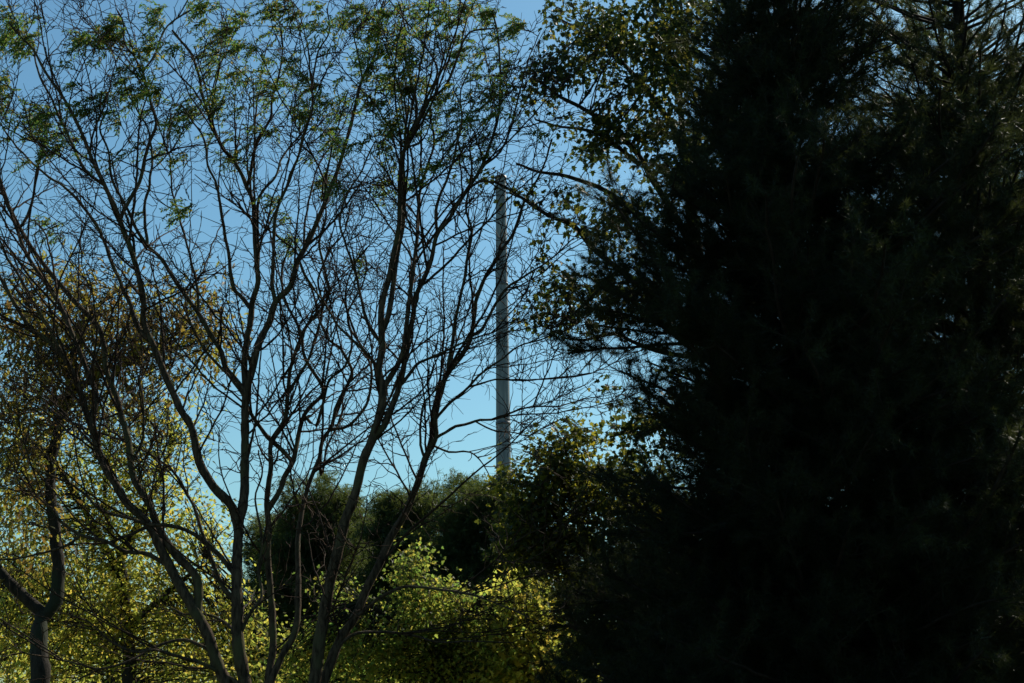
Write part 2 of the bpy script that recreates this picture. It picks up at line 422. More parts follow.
# name, parent, width at start, width at end (pixels), change of depth in metres along it, traced points
LIMBS = [
 ("L1", None, 16, 2.6, -.9, [(268,745),(240,705),(220,670),(205,629),(184,593),(166,560),(149,525),(128,504),(117,487),(104,467),(93,432),(88,417),(80,390),(67,362),(50,342),(30,327),(15,304),(-6,266),(-22,230)]),
 ("L1b", "L1", 10, 4, .8, [(208,611),(196,578),(175,554),(160,530),(149,504),(134,480),(131,464),(128,439),(122,417),(116,395),(107,372),(104,347),(97,325),(75,302),(60,284),(40,260),(27,240),(8,205),(-8,170)]),
 ("L1c", "L1", 7, 2.5, .5, [(92,420),(96,397),(87,370),(75,342),(62,309),(45,282),(27,255),(17,230),(10,210),(0,180),(-8,150),(-16,110)]),
 ("L1d", "L1c", 4, 1.6, .3, [(18,231),(27,217),(34,192),(37,170),(46,140),(44,112),(30,100)]),
 ("L1e", "L1", 5, 2, -.8, [(60,355),(47,324),(32,302),(15,270),(7,255),(-10,225)]),
 ("V", None, 16, 7.5, .3, [(272,760),(255,715),(245,683),(239,646),(237,599),(237,560),(239,525),(244,498),(245,459),(245,420),(246,392),(251,375),(257,347)]),
 ("L2", "V", 11, 2, -1.2, [(238,535),(232,507),(218,492),(209,480),(199,462),(191,427),(179,407),(164,372),(152,342),(144,322),(144,299),(134,260),(124,232),(117,212),(105,185),(95,166),(82,134),(72,114),(60,92),(45,72),(35,52),(22,38),(8,22)]),
 ("L2a", "L2", 4, 2, .5, [(104,186),(85,169),(70,139),(60,119),(52,100),(40,77),(35,57),(24,36)]),
 ("L2p", "L2", 6, 2, .9, [(152,342),(139,329),(132,309),(119,279),(110,257),(102,235),(85,210),(65,187),(42,172),(20,150),(2,128)]),
 ("L2r", "L2", 5, 1.6, .6, [(118,218),(130,200),(140,182),(145,160),(150,142),(157,122),(152,107),(147,87),(144,72),(154,57),(162,35),(172,22),(197,5),(212,-8)]),
 ("L2s", "L2r", 3, 1.3, -.3, [(144,74),(134,57),(124,42),(122,20),(116,8)]),
 ("L2t", "L2s", 2, 1.2, .2, [(130,52),(117,48),(100,40),(82,36)]),
 ("S3", "V", 7, 2, -.8, [(246,392),(237,382),(225,367),(222,352),(210,334),(199,314),(179,287),(162,260),(147,245),(136,228),(128,210),(112,180),(108,150),(100,128),(108,108)]),
 ("S3b", "S3", 4, 1.8, .5, [(147,245),(144,207),(149,185),(152,160),(148,130),(136,108),(128,88)]),
 ("S3c", "S3", 3.5, 1.5, .8, [(199,314),(196,280),(186,240),(178,212),(172,190),(170,160),(164,135),(170,110)]),
 ("Vl", "V", 8, 3, .8, [(246,392),(244,367),(247,340),(251,318),(252,302),(258,282),(256,260),(255,235),(253,205),(247,187),(235,162),(222,147),(212,124),(205,102),(201,92),(199,77),(192,55),(182,42),(172,30)]),
 ("Vl2", "Vl", 4, 1.5, -.5, [(247,187),(252,167),(257,139),(270,119),(272,100),(280,72),(282,50),(282,28)]),
 ("Vl3", "Vl", 5, 1.7, .6, [(258,282),(257,235),(260,197),(275,177),(282,158),(290,147),(304,130),(311,112)]),
 ("Vl4", "Vl", 5, 1.8, -.8, [(251,312),(240,296),(232,284),(227,247),(222,215),(217,187),(208,165),(204,140),(190,118),(180,104)]),
 ("Vl5", "Vl2", 3, 1.3, .4, [(253,160),(255,149),(256,107),(260,87),(262,65),(270,40)]),
 ("Vr", "V", 8, 2.5, .7, [(257,347),(262,336),(270,322),(275,302),(290,287),(297,262),(307,245),(319,217),(329,192),(337,172),(347,139),(354,112),(362,80),(372,62),(378,42),(379,18),(384,0)]),
 ("Vr2", "Vr", 2.5, 1.2, -.3, [(362,80),(358,55),(354,35),(364,20),(372,5)]),
 ("Vr3", "Vr", 5, 1.6, -.6, [(275,302),(272,280),(273,260),(275,220),(287,182),(297,160),(302,139),(311,117),(312,92),(314,70),(319,50),(329,32),(326,8)]),
 ("Vr4", "Vr3", 2.5, 1.2, .4, [(312,100),(310,70),(306,42),(300,15),(292,0)]),
 ("Vr5", "Vr3", 2, 1.0, .3, [(317,58),(332,52),(348,53)]),
 ("M1", None, 10, 2, 1.0, [(276,760),(270,715),(268,683),(273,646),(271,599),(268,560),(268,525),(267,498),(271,467),(271,442),(285,420),(288,395),(290,372),(296,350),(307,325),(319,312),(329,292),(324,267),(319,242),(326,215),(322,190),(330,160)]),
 ("M1r", "M1", 4, 1.6, .5, [(289,397),(296,380),(309,357),(317,332),(322,305),(318,280),(330,250),(345,230),(352,200)]),
 ("S4", "M2", 6, 2, -1.0, [(293,463),(272,442),(260,427),(250,410),(237,385),(215,362),(200,342),(188,318),(180,300)]),
 ("M2", "M1", 7, 2.5, 1.2, [(269,512),(280,490),(284,478),(293,462),(297,444),(304,415),(322,395),(322,385),(312,370),(304,355),(300,330),(285,300),(282,270),(292,240)]),
 ("M2r", "M2", 4, 1.6, .4, [(304,415),(316,425),(322,405),(330,380),(345,365),(352,340),(348,315),(362,285),(366,262),(358,235)]),
 ("M3", "M1", 8, 2, 1.6, [(274,690),(282,655),(296,629),(298,580),(298,539),(303,507),(309,484),(319,459),(322,442),(332,425),(337,405),(349,382),(352,370),(339,347),(329,340),(319,318),(312,290),(300,262),(310,230)]),
 ("M3r", "M3", 4, 1.6, -.4, [(330,430),(350,425),(368,400),(372,375),(364,350),(352,330),(345,300),(352,268),(368,245)]),
 ("M3l", "M3", 4, 1.6, .7, [(321,450),(320,475),(330,440),(342,415),(346,398)]),
 ("R", None, 16, 2.0, -.2, [(285,760),(305,715),(314,683),(319,643),(325,608),(331,578),(337,554),(346,519),(355,495),(364,459),(372,440),(379,415),(383,392),(379,370),(383,345),(381,322),(383,299),(389,277),(394,252),(399,225),(400,197),(401,160),(405,149),(417,124),(425,104),(445,87),(455,65),(465,37),(475,30),(494,29)]),
 ("Ra", "R", 7, 2, .6, [(382,335),(388,318),(393,287),(397,255),(403,225),(404,185),(403,160),(407,139),(416,119),(415,95),(406,62),(404,25),(399,3)]),
 ("Rb", "R", 3, 1.3, -.5, [(427,102),(437,72),(432,57),(425,40),(440,22),(446,4)]),
 ("Rc", "R", 2.6, 1.2, .4, [(461,48),(466,22),(472,8),(478,-6)]),
 ("Rd", "Ra", 3, 1.3, -.8, [(402,150),(406,107),(397,82),(390,58),(382,36)]),
 ("Re", "R", 2.6, 1.2, .4, [(437,93),(440,70),(445,50),(446,25)]),
 ("Rr", "R", 7, 2, .9, [(383,392),(387,382),(399,362),(404,345),(407,318),(412,280),(417,235),(420,192),(428,165),(434,140),(430,112),(436,90)]),
 ("Rs", "R", 4, 1.6, -.7, [(379,372),(366,352),(350,338),(335,322),(322,300),(310,284),(300,262)]),
 ("Rt", "R", 4, 1.6, -.9, [(381,345),(368,325),(362,300),(352,262),(344,240),(340,215),(350,190),(362,170),(375,140)]),
 ("Rf", "R", 8, 2.2, .8, [(374,438),(381,430),(387,420),(399,387),(404,365),(407,345),(413,318),(417,294),(430,265),(436,237),(450,217),(467,190),(480,170),(492,139),(499,110),(500,70),(497,32),(492,12)]),
 ("Rg", "Rf", 4, 1.4, .6, [(399,387),(412,370),(420,362),(447,350),(468,340),(492,332),(520,318)]),
 ("Rh", "Rf", 4, 1.5, -.6, [(436,237),(437,205),(447,180),(455,150),(462,120),(460,95),(470,70)]),
 ("Ri", "Rf", 3.5, 1.3, -.4, [(467,190),(478,182),(495,182),(510,178)]),
 ("Rk", "Rf", 3.2, 1.3, .5, [(482,168),(500,152),(512,125),(520,90),(530,55),(540,32)]),
 ("R2", None, 13, 2.2, 1.0, [(290,765),(315,710),(326,676),(340,640),(355,617),(366,590),(378,566),(390,539),(405,513),(417,485),(425,459),(435,439),(435,420),(439,395),(447,375),(460,357),(470,340),(474,318),(477,297),(487,275),(502,250),(514,232),(524,202),(542,170),(552,140)]),
 ("R2a", "R2", 5, 1.8, -.6, [(447,375),(450,357),(454,335),(456,320),(462,292),(467,260),(471,232),(466,205),(472,170),(468,140)]),
 ("R2b", "R2", 4.5, 1.6, .6, [(472,332),(482,329),(497,302),(510,285),(539,267),(559,252),(574,237)]),
 ("R2c", "R2", 4, 1.4, -.5, [(436,418),(448,405),(460,395),(482,372),(500,360),(519,347),(539,340),(562,330)]),
 ("R2d", "R2", 4, 1.2, .7, [(435,440),(445,433),(455,427),(475,422),(497,419),(517,411),(534,407),(559,406),(589,397)]),
 ("R2e", "R2c", 2.4, 1.0, .2, [(470,384),(495,380),(512,380),(532,380),(575,375),(602,372)]),
 ("R2f", "R2d", 2.2, 1.0, -.2, [(475,422),(492,430),(510,432),(530,435),(557,420)]),
 ("R2g", "R2", 3.4, 1.5, -.6, [(427,456),(420,445),(421,420),(425,402),(440,385),(450,378)]),
 ("R2h", "R2", 4.5, 1.5, -1.0, [(350,625),(378,599),(408,587),(445,590),(474,596),(507,608),(530,618)]),
 ("R2i", "R2", 4, 1.5, .8, [(330,665),(345,640),(366,632),(408,635),(439,642),(483,641),(513,643)]),
 ("R2j", "R2d", 2.2, 1.0, .3, [(534,407),(540,390),(548,372),(556,350),(562,338)]),
 ("R2k", "R2", 3, 1.1, .4, [(432,444),(448,452),(470,452),(484,466),(492,480)]),
 ("La", "L1", 5.5, 1.8, -.9, [(168,565),(149,554),(125,551),(104,541),(80,535),(65,525),(52,510),(39,498),(20,470)]),
 ("Lb", "La", 3.4, 1.4, -.3, [(75,535),(71,542),(39,554),(0,560),(-20,556)]),
 ("Lc", "L1", 4, 1.8, -.4, [(150,528),(125,536),(113,541),(96,543),(70,545)]),
 ("Ld", "V", 6, 1.8, -1.1, [(236,580),(226,562),(215,551),(193,533),(172,526),(149,524),(125,517),(101,510),(80,490),(40,470)]),
 ("Le", "V", 4.5, 1.5, .9, [(242,655),(232,630),(220,620),(205,614),(184,614),(168,606)]),
 ("Lf", "V", 5, 1.4, -1.2, [(243,690),(217,670),(184,658),(155,650),(134,652),(110,640),(90,622),(60,612)]),
 ("Lg", "L1", 4, 1.3, -.8, [(210,655),(190,640),(160,645),(130,660),(100,668),(60,660),(20,650)]),
 ("Lh", "V", 5, 1.4, .8, [(237,600),(225,590),(212,560),(205,540),(190,500),(172,470),(150,455),(120,440),(80,428),(40,425)]),
 ("Li", "L1b", 3.5, 1.3, .4, [(131,464),(142,440),(144,410),(140,380),(143,350),(138,320)]),
 ("Lj", "L2", 3, 1.2, .5, [(165,375),(176,355),(180,335),(182,318)]),
 ("Vd", "V", 4.5, 1.6, .6, [(240,640),(252,610),(262,598),(258,570),(262,540),(256,500),(262,470),(258,450)]),
]


def build_locust():
    root_pt = at(272, 745, LY)
    base = np.array([root_pt[0], LY, -0.05])
    t = thing("locust_tree", "nearly bare tree of many slender stems fanning up from one base, leafy at its tips", "tree", base)
    done = {}
    order = [l for l in LIMBS if l[1] is None] + [l for l in LIMBS if l[1] is not None]
    pend = list(order)
    recs = []
    while pend:
        l = pend.pop(0)
        name, par, w0, w1, dy, pts = l
        if par is not None and par not in done:
            pend.append(l); continue
        px = np.array(pts, float)
        if par is None:
            y0 = LY + RNG.uniform(-.12, .12)
        else:
            ppath = done[par][2]
            i = np.argmin(np.sum((pix(ppath) - px[0]) ** 2, 1)); y0 = ppath[i][1]; start = ppath[i]
        s = np.concatenate([[0], np.cumsum(np.linalg.norm(np.diff(px, axis=0), axis=1))]); s /= s[-1]
        Yv = y0 + dy * s ** 1.3 + .10 * np.sin(s * 9 + RNG.uniform(0, 6)) * np.minimum(s * 3, 1)
        W = np.array([at(px[i, 0], px[i, 1], Yv[i]) for i in range(len(px))])
        if par is not None: W[0] = start
        wid = (w0 + (w1 - w0) * s ** .9) * .47
        path, rad = smooth_path(W, wid * LPX * .96, .07, .004 if w0 > 6 else .008)
        done[name] = (px, Yv, path, rad)
        recs.append((name, par, path, rad))
    # trunk base under the stems
    mb = MB()
    for nm, par, path, rad in recs:
        if par is None:
            low = np.array([base + [0, 0, 0], base * .35 + path[0] * .65, path[0]])
            low[1, 2] = base[2] * .5 + path[0][2] * .5
            p2, r2 = smooth_path(low, [rad[0] * 1.45, rad[0] * 1.12, rad[0] * 1.0], .08)
            add_tubes(mb, p2[None], r2[None], 12)
    mb.build("trunk", BARK_LOCUST, t, True)
    groups = {}
    root_of = {}
    for nm, par, path, rad in recs:
        r = nm if par is None else root_of[par]
        if nm in ("L2",): r = "L2"
        if nm in ("Vl", "Vr", "M2", "M3"): r = nm
        root_of[nm] = r
        groups.setdefault(r, []).append((nm, path, rad))
    allpts = []
    crowd = {}
    for r, lst in sorted(groups.items(), key=lambda kv: RNG.random()):
        mb = MB()
        for nm, path, rad in lst:
            add_tubes(mb, path[None], rad[None], 10 if rad[0] > .04 else 7)
        limb = mb.build("limb", BARK_LOCUST, t, True)
        tw = MB()
        par_paths = [(p_, r_) for _, p_, r_ in lst]
        # long slender branches that run up beside their limb
        P, T, R = sample_on(par_paths, .8, .25, .85)
        keep = (R > .009) & (R < .06); P, T, R = P[keep], T[keep], R[keep]
        D = deflect(T, 12, 32)
        D = norm(D + np.array([0, 0, .15]))
        p0, r0 = grow(P, D, np.clip(R * .6, .009, .017), RNG.uniform(1.2, 2.6, len(P)), 22, .012, .055, .05)
        add_tubes(tw, p0, r0, 6)
        par_paths = par_paths + paths_of(p0, r0)
        # branches
        P, T, R = sample_on(par_paths, 5.2, .15, 1.0)
        # fewer on the thick low stems
        kp = RNG.random(len(P)) < np.interp(pix(P)[:, 1], [0, 170, 290, 350, 480, 510], [.15, .36, .38, .85, .95, .25]) if len(P) else np.zeros(0, bool); P, T, R = P[kp], T[kp], R[kp]
        if len(P):                             # crowded shoots have died off
            ok = np.zeros(len(P), bool)
            for i, (u, v) in enumerate(pix(P)):
                cell = (int(u // 34), int(v // 34))
                if crowd.get(cell, 0) < 3:
                    crowd[cell] = crowd.get(cell, 0) + 1; ok[i] = True
            P, T, R = P[ok], T[ok], R[ok]
        D = deflect(T, 28, 65); D[:, 2] = np.where(D[:, 2] < -.2, -D[:, 2] * .4, D[:, 2])
        L = RNG.uniform(.45, 1.6, len(P)) * np.clip(.55 + R / .03, .6, 1.3)
        p1, r1 = grow(P, D, np.clip(R * .55, .0065, .0135), L, 12, .03, .09, .09)
        add_tubes(tw, p1, r1, 5)
        # twigs
        P, T, R = sample_on(paths_of(p1, r1), 6.5, .1, 1.0)
        D = deflect(T, 30, 72, .6)
        L = RNG.uniform(.18, .85, len(P))
        p2, r2 = grow(P, D, np.clip(R * .75, .0056, .009), L, 8, .025, .15, .18)
        add_tubes(tw, p2, r2, 3)
        # fine zigzag twiglets
        P, T, R = sample_on(paths_of(p2, r2), 6.0, .1, 1.0)
        D = deflect(T, 30, 75)
        L = RNG.uniform(.06, .26, len(P))
        p3, r3 = grow(P, D, np.full(len(P), .0052), L, 5, .02, .2, .2)
        add_tubes(tw, p3, r3, 3)
        # short ones straight off the limbs
        P, T, R = sample_on(par_paths, 5.0, .3, 1.0)
        keep = R < .045; P, T, R = P[keep], T[keep], R[keep]
        D = deflect(T, 35, 80)
        p4, r4 = grow(P, D, np.full(len(P), .0065), RNG.uniform(.12, .7, len(P)), 7, .03, .18, .2)
        add_tubes(tw, p4, r4, 3)
        tw.build("twigs", TWIG_LOCUST, limb, False)
        allpts += [p_ for _, p_, _ in lst]
        allpts.append(p1.reshape(-1, 3))
    A = np.concatenate(allpts)
    # feathery leaf sprays, where the tree still carries leaves
    apx = pix(A)
    SPR = [(8,12,2.2),(18,28,2),(30,42,1.5),(4,35,1.5),(116,20,1),(112,30,1.4),(122,32,1),(90,38,1),(102,45,.8),(162,8,1.2),(155,20,.8),(156,42,1.2),(172,45,.7),
           (132,78,1.6),(146,84,1.6),(158,88,1),(122,92,1.2),(104,96,.8),(48,112,1),(42,120,.7),(62,128,.9),(50,140,.9),(22,118,.6),(188,108,1.2),(183,124,1.3),(200,105,.8),
           (212,52,1.3),(222,38,1.2),(235,26,1),(242,18,.8),(238,45,1),(256,45,.8),(216,96,1.6),(226,102,1.2),(212,70,.8),(282,6,1.6),(296,10,1.3),(272,30,.5),(278,88,1.2),(290,80,.9),
           (322,8,.9),(318,25,.8),(335,28,.8),(302,58,1),(308,72,.8),(322,88,1.2),(330,96,1),(312,108,1),(298,112,.8),(342,138,1.4),(352,142,.8),(356,18,1),(365,6,1.3),(376,16,1.6),(388,10,1.2),
           (382,30,1.2),(366,52,1.2),(374,62,1.2),(388,48,1),(396,40,1),(404,32,1),(412,45,1),(372,98,1),(386,100,.8),(394,118,1.4),(404,124,1),(414,8,1),(404,48,.8),(420,60,1),(432,12,1.2),(444,10,1.2),(456,14,1),
           (462,52,1.4),(472,48,1.4),(484,55,.9),(446,38,.5),(428,78,1.2),(416,88,1),(440,92,1),(452,84,.8),(475,6,1.7),(486,10,1.3),(496,6,1),(468,8,.9),(505,35,1),(515,28,1),(526,22,1),(512,62,.8),(486,94,1.2),(470,98,.8),(500,112,.9),(478,112,1),(460,122,1),(440,118,.9),(446,136,.9),
           (424,132,.8),(408,105,.8),(52,222,1),(60,230,.6),(185,208,1.3),(195,204,.7),(278,200,1),(286,212,.7),(330,178,1.2),(344,180,.8),(294,242,1),(300,250,.6),(384,182,1),(392,184,.7),(422,180,1.2),(410,184,.7),(364,262,.9),(144,205,.5),(82,36,.7),
           (2,78,1),(6,92,1),(2,100,.8),(80,100,.6),(68,112,.7),(92,108,.7),(112,112,.6),(250,140,.7),(262,128,.6),(466,150,.7),(440,160,.8),(390,150,.7),(540,130,.6),(370,130,.7),(200,8,.9),(208,2,.9),
           (48,128,.8),(58,150,.7),(40,135,.7),(36,112,.7),(270,60,.7),(264,80,.7),(246,62,.9),(430,30,.9),(420,20,.9),(460,30,.8),(494,50,.8),(505,80,.8),(480,75,.9),(455,105,1),(436,105,1),(400,70,1),(412,70,.9),(392,85,.8),(384,75,.8),(350,95,.7),(340,70,.6)]
    lf = MB(); st = MB()
    # and thin leaf remnants scattered along the upper twigs
    up_i = np.where((apx[:, 1] < 165) & (apx[:, 0] > -20) & (apx[:, 0] < 560))[0]
    SPR = SPR + [(apx[i, 0] - 4, apx[i, 1] - 4, RNG.uniform(.25, .55)) for i in RNG.choice(up_i, 130)]
    for (sx, sy, k) in SPR:
        i = np.argmin(np.sum((apx - np.array([sx + 6, sy + 10])) ** 2, 1))
        Yd = A[i][1] + RNG.uniform(-.1, .1)
        c = at(sx, sy, Yd)
        pp, rr = smooth_path([A[i], (A[i] + c) / 2 + RNG.normal(size=3) * .03, c], [.006, .005, .003], .04)
        add_tubes(st, pp[None], rr[None], 4)
        k = k * (.84 if sx > 350 else 1.0)
        nl = max(3, int(RNG.uniform(8, 13) * k ** 1.3))
        # each leaf of the spray is a curved rachis with paired leaflets, swept to the left by the wind
        o = pp[RNG.integers(len(pp) // 2, len(pp), nl)] + RNG.normal(size=(nl, 3)) * .045 * k
        d = norm(RNG.normal(size=(nl, 3)) * .42 + np.array([-.75, 0, .02]))
        L = RNG.uniform(.16, .28, nl)
        ra, rb = grow(o, d, np.full(nl, .0022), L, 8, -.10, .05)
        add_tubes(st, ra, rb, 3)
        for kk in range(1, 8):
            tg = norm(ra[:, kk] - ra[:, kk - 1])
            sd2 = norm(np.cross(tg, np.array([0, 0, 1.0]) + RNG.normal(size=(nl, 3)) * .4))
            for sg in (-1, 1):
                for off in (0, .5):
                    pos = ra[:, kk] * (1 - off) + ra[:, kk - 1] * off
                    dd = norm(sd2 * sg + tg * .55 + RNG.normal(size=(nl, 3)) * .2 + np.array([0, 0, -.25]))
                    add_leaves(lf, pos, dd, RNG.uniform(.036, .056, nl), LEAFLET)
    st.build("leaf_stalks", TWIG_LOCUST, t)
    lf.build("foliage", LEAF_LOCUST, t)


build_locust()


# ------------------------------------------------------------------ broad-leaved trees
def broadleaf(name, label, cat, trunk_paths, blobs, Y, leaf_t, leaf_size, n_cl, per_cl, cl_r, lmat, bmat, group=None, hang=0.0, twig_r=.006, sp=None):
    """trunk_paths: traced [(width px start, end, dY, [(px,py)...])]; blobs: crown volumes (px, py, dY, rx, ry, rdepth) in pixels / metres.
    Each twig reaches a leaf cluster, every leaf is its own small face."""
    mpp = Y / FOC
    first = trunk_paths[0][3][0]
    b = at(first[0], first[1], Y)
    base = np.array([b[0], Y, 0.0])
    t = thing(name, label, cat, base, group)
    mb = MB(); paths = []
    for k, (w0, w1, dy, pts) in enumerate(trunk_paths):
        px = np.array(pts, float)
        y0 = Y
        if k > 0:
            allp = np.concatenate([q_[2] for q_ in paths]); ally = np.concatenate([q_[3] for q_ in paths])
            y0 = ally[np.argmin(np.sum((allp - px[0]) ** 2, 1))]
        s = np.linspace(0, 1, len(px)); Yv = y0 + dy * s
        W = np.array([at(px[i, 0], px[i, 1], Yv[i]) for i in range(len(px))])
        wid = (w0 + (w1 - w0) * s) * .5 * mpp
        if k == 0:
            W = np.concatenate([[base], W]); wid = np.concatenate([[wid[0] * 1.35], wid])
        pth, rad = smooth_path(W, wid, .12, .012)
        add_tubes(mb, pth[None], rad[None], 10)
        paths.append((pth, rad, px, Yv))
    mb.build("trunk", bmat, t, True)
    A = np.concatenate([p_[0] for p_ in paths]); AR = np.concatenate([p_[1] for p_ in paths])
    # leaf clusters through the crown volumes
    wts = np.array([bl[3] * bl[4] for bl in blobs], float) * np.array([bl[6] if len(bl) > 6 else 1.0 for bl in blobs]); wts /= wts.sum()
    tw = MB(); lf = MB()
    C = []
    for bl, w in zip(blobs, wts):
        n_ = int(round(n_cl * w))
        if n_ == 0: continue
        u = norm(RNG.normal(size=(n_, 3))) * (RNG.random((n_, 1)) ** .42)
        c = at(bl[0], bl[1], Y + bl[2])
        C.append(c + u * np.array([bl[3] * mpp, bl[5], bl[4] * mpp]))
    C = np.concatenate(C)
    idx = []
    for c in C:
        dd = np.sum((A - c) ** 2, 1) + np.where(A[:, 2] > c[2], .6, 0)
        idx.append(np.argmin(dd))
    idx = np.array(idx)
    S = A[idx]
    K = 7
    tt = np.linspace(0, 1, K)[None, :, None]
    mid = RNG.normal(size=(len(C), 1, 3)) * .08 * np.linalg.norm(C - S, axis=1)[:, None, None] + np.array([0, 0, .05])
    Pth = S[:, None] * (1 - tt) + C[:, None] * tt + mid * 4 * tt * (1 - tt) + RNG.normal(size=(len(C), K, 3)) * .015
    Pth[:, 0] = S
    ln = np.linalg.norm(C - S, axis=1)
    R = np.minimum(AR[idx] * .6, twig_r * (1 + ln * .7))[:, None] * (1 - .65 * tt[:, :, 0])
    add_tubes(tw, Pth, R, 4)
    # side twigs and leaves
    NL = RNG.poisson(per_cl, len(C))
    ci = np.repeat(np.arange(len(C)), NL)
    o = C[ci] + RNG.normal(size=(len(ci), 3)) * np.array([1, 1, .75]) * cl_r
    n_tw = len(C) * 3
    ti = RNG.integers(0, len(ci), n_tw)
    e = o[ti]; s0 = Pth[ci[ti], RNG.integers(3, K, n_tw)]
    T2 = np.stack([s0, (s0 + e) / 2 + RNG.normal(size=s0.shape) * .02, e], 1)
    add_tubes(tw, T2, np.tile(np.array([[.8, .6, .35]]) * twig_r * .7, (n_tw, 1)), 3)
    out_d = norm(o - C[ci]) * .6 + RNG.normal(size=o.shape) * .5 + np.array([0, 0, -hang])
    add_leaves(lf, o, out_d, leaf_size * RNG.uniform(.6, 1.15, len(o)), leaf_t)
    tw.build("twigs", bmat, t)
    lf.build("crown", lmat, t)
    return t


# the dark oak at the far left with rusty hanging leaves
broadleaf("oak_tree", "dark forked oak at the left edge with rusty brown leaves hanging in its upper crown", "tree",
  [(20, 13, .3, [(39, 700), (39, 640), (42, 614)]),
   (13, 2, -.4, [(42, 614), (18, 590), (0, 572), (-30, 520), (-55, 450), (-60, 380), (-50, 320)]),
   (14, 7, .4, [(42, 618), (56, 600), (59, 557), (56, 540), (50, 480), (55, 444), (65, 402), (72, 387), (74, 350), (90, 310)]),
   (8, 4, .6, [(57, 402), (80, 385), (100, 375), (112, 367), (147, 358), (180, 330)]),
   (6, 3, -.5, [(72, 387), (50, 340), (30, 310), (10, 280)]),
   (5, 2, .5, [(112, 367), (130, 390), (150, 420), (165, 440)]),
   (5, 2, .4, [(90, 310), (120, 290), (150, 285)])],
  [(60, 330, 0, 85, 70, 1.2), (150, 335, .4, 75, 70, 1.0), (20, 400, .2, 55, 110, 1.0), (205, 330, .5, 42, 65, .7, .7), (110, 385, .3, 70, 50, 1.0, .7),(25,520,.5,50,80,.8,.6), (-65,390,0,55,80,1.0,.9),(40,285,0,60,30,.8,.8)],
  20.5, OAK, .115, 660, 15, .2, LEAF_RUST, BARK_DARK, hang=.75)

# yellowing trees behind it
broadleaf("maple_tree", "bushy yellow-green tree glowing behind the dark oak and the bare leaning stems", "tree",
  [(16, 10, .2, [(130, 720), (128, 640), (120, 560)]), (9, 3, .5, [(120, 560), (150, 500), (170, 450), (165, 400)]),
   (8, 3, -.5, [(122, 580), (90, 520), (60, 470), (30, 440)]), (7, 3, -.3, [(126, 630), (170, 590), (210, 560)]), (6, 3, .4, [(128, 650), (60, 610), (10, 590)]),
   (5, 2, .4, [(120, 560), (105, 500), (110, 440), (100, 400)])],
  [(130, 455, 0, 62, 60, .7), (60, 520, .2, 90, 80, .6), (150, 540, -.2, 75, 70, .7), (60, 620, 0, 100, 60, .7), (150, 630, .2, 80, 60, .7), (170, 430, .2, 22, 40, .5), (20, 450, 0, 50, 80, .7, .7), (230, 640, .3, 40, 50, .6, .8), (205, 560, .2, 26, 50, .5, .8)],
  27.0, OVAL, .10, 880, 24, .26, LEAF_OLIVE, BARK_DARK, hang=.3, twig_r=.008)

broadleaf("maple_tree", "paler thin-leaved tree farthest back at lower left, behind the glowing yellow-green one", "tree",
  [(14, 9, .2, [(110, 720), (112, 660), (110, 600)]), (7, 3, .3, [(112, 640), (170, 600), (220, 580)]), (7, 3, -.3, [(110, 620), (50, 580), (10, 570)])],
  [(30, 600, 0, 60, 60, .8), (110, 610, 0, 70, 70, .8), (195, 640, .2, 60, 50, .8), (20, 660, 0, 60, 40, .8), (250, 665, 0, 40, 30, .7)],
  33.0, OVAL, .14, 420, 24, .36, LEAF_OLIVE, BARK_DARK, hang=.3, twig_r=.01)

broadleaf("maple_tree", "low golden-green bushy tree between the bare stems and the black pine", "tree",
  [(12, 8, .2, [(440, 720), (436, 660), (432, 620)]), (7, 3, .4, [(432, 620), (420, 585), (412, 560)]), (6, 3, -.4, [(434, 640), (470, 610), (495, 590)]), (6, 3, -.4, [(434, 650), (390, 620), (365, 600)])],
  [(430, 625, 0, 50, 33, .6), (475, 640, .1, 58, 30, .6), (413, 572, 0, 12, 26, .3, 1.3), (440, 592, 0, 19, 15, .4), (394, 590, .1, 10, 10, .3), (465, 600, .1, 12, 12, .3), (385, 655, -.2, 60, 34, .7), (490, 668, -.2, 70, 28, .7), (345, 632, .2, 26, 34, .5), (300, 655, .3, 36, 34, .6, .8), (335, 590, .3, 9, 12, .3), (496, 612, 0, 14, 14, .4), (520, 645, .1, 24, 26, .4)],
  22.5, MAPLE, .066, 640, 24, .18, LEAF_YELLOW, BARK_DARK, hang=.3)

broadleaf("maple_tree", "thin yellowing sapling at the lower left edge of the black pine", "tree",
  [(8, 5, .2, [(545, 720), (540, 660), (535, 620)]), (4, 2, .3, [(537, 640), (555, 610), (560, 590)]), (4, 2, -.3, [(537, 640), (515, 610), (505, 595)])],
  [(525, 605, 0, 40, 35, .9), (545, 650, 0, 55, 35, 1.0), (520, 670, 0, 45, 25, .9), (575, 668, 0, 25, 22, .6)],
  22.0, MAPLE, .10, 240, 18, .17, LEAF_OLIVE, BARK_DARK, hang=.3)

broadleaf("broadleaf_shrub", "dark rounded shrub with sunlit leaf edges just right of the grey pole", "shrub",
  [(12, 8, .1, [(610, 740), (606, 640), (600, 560)]), (7, 3, .2, [(600, 560), (570, 500), (560, 455)]), (7, 3, -.2, [(602, 575), (640, 530), (680, 520)]), (6, 2, .3, [(602, 575), (550, 510), (520, 480)])],
  [(570, 462, 0, 48, 30, .9), (575, 436, 0, 20, 12, .4), (545, 490, .1, 50, 28, .9), (620, 500, 0, 60, 40, 1.0), (680, 525, 0, 60, 35, .9), (530, 520, .1, 40, 30, .8, .7), (560, 530, 0, 70, 25, .9, .6), (540, 552, .2, 45, 30, .7), (625, 585, .2, 55, 60, .8), (580, 590, .3, 34, 34, .6), (600, 650, .2, 50, 50, .8)],
  19.0, MAPLE, .085, 640, 24, .13, LEAF_GREEN, BARK_DARK, hang=.3)

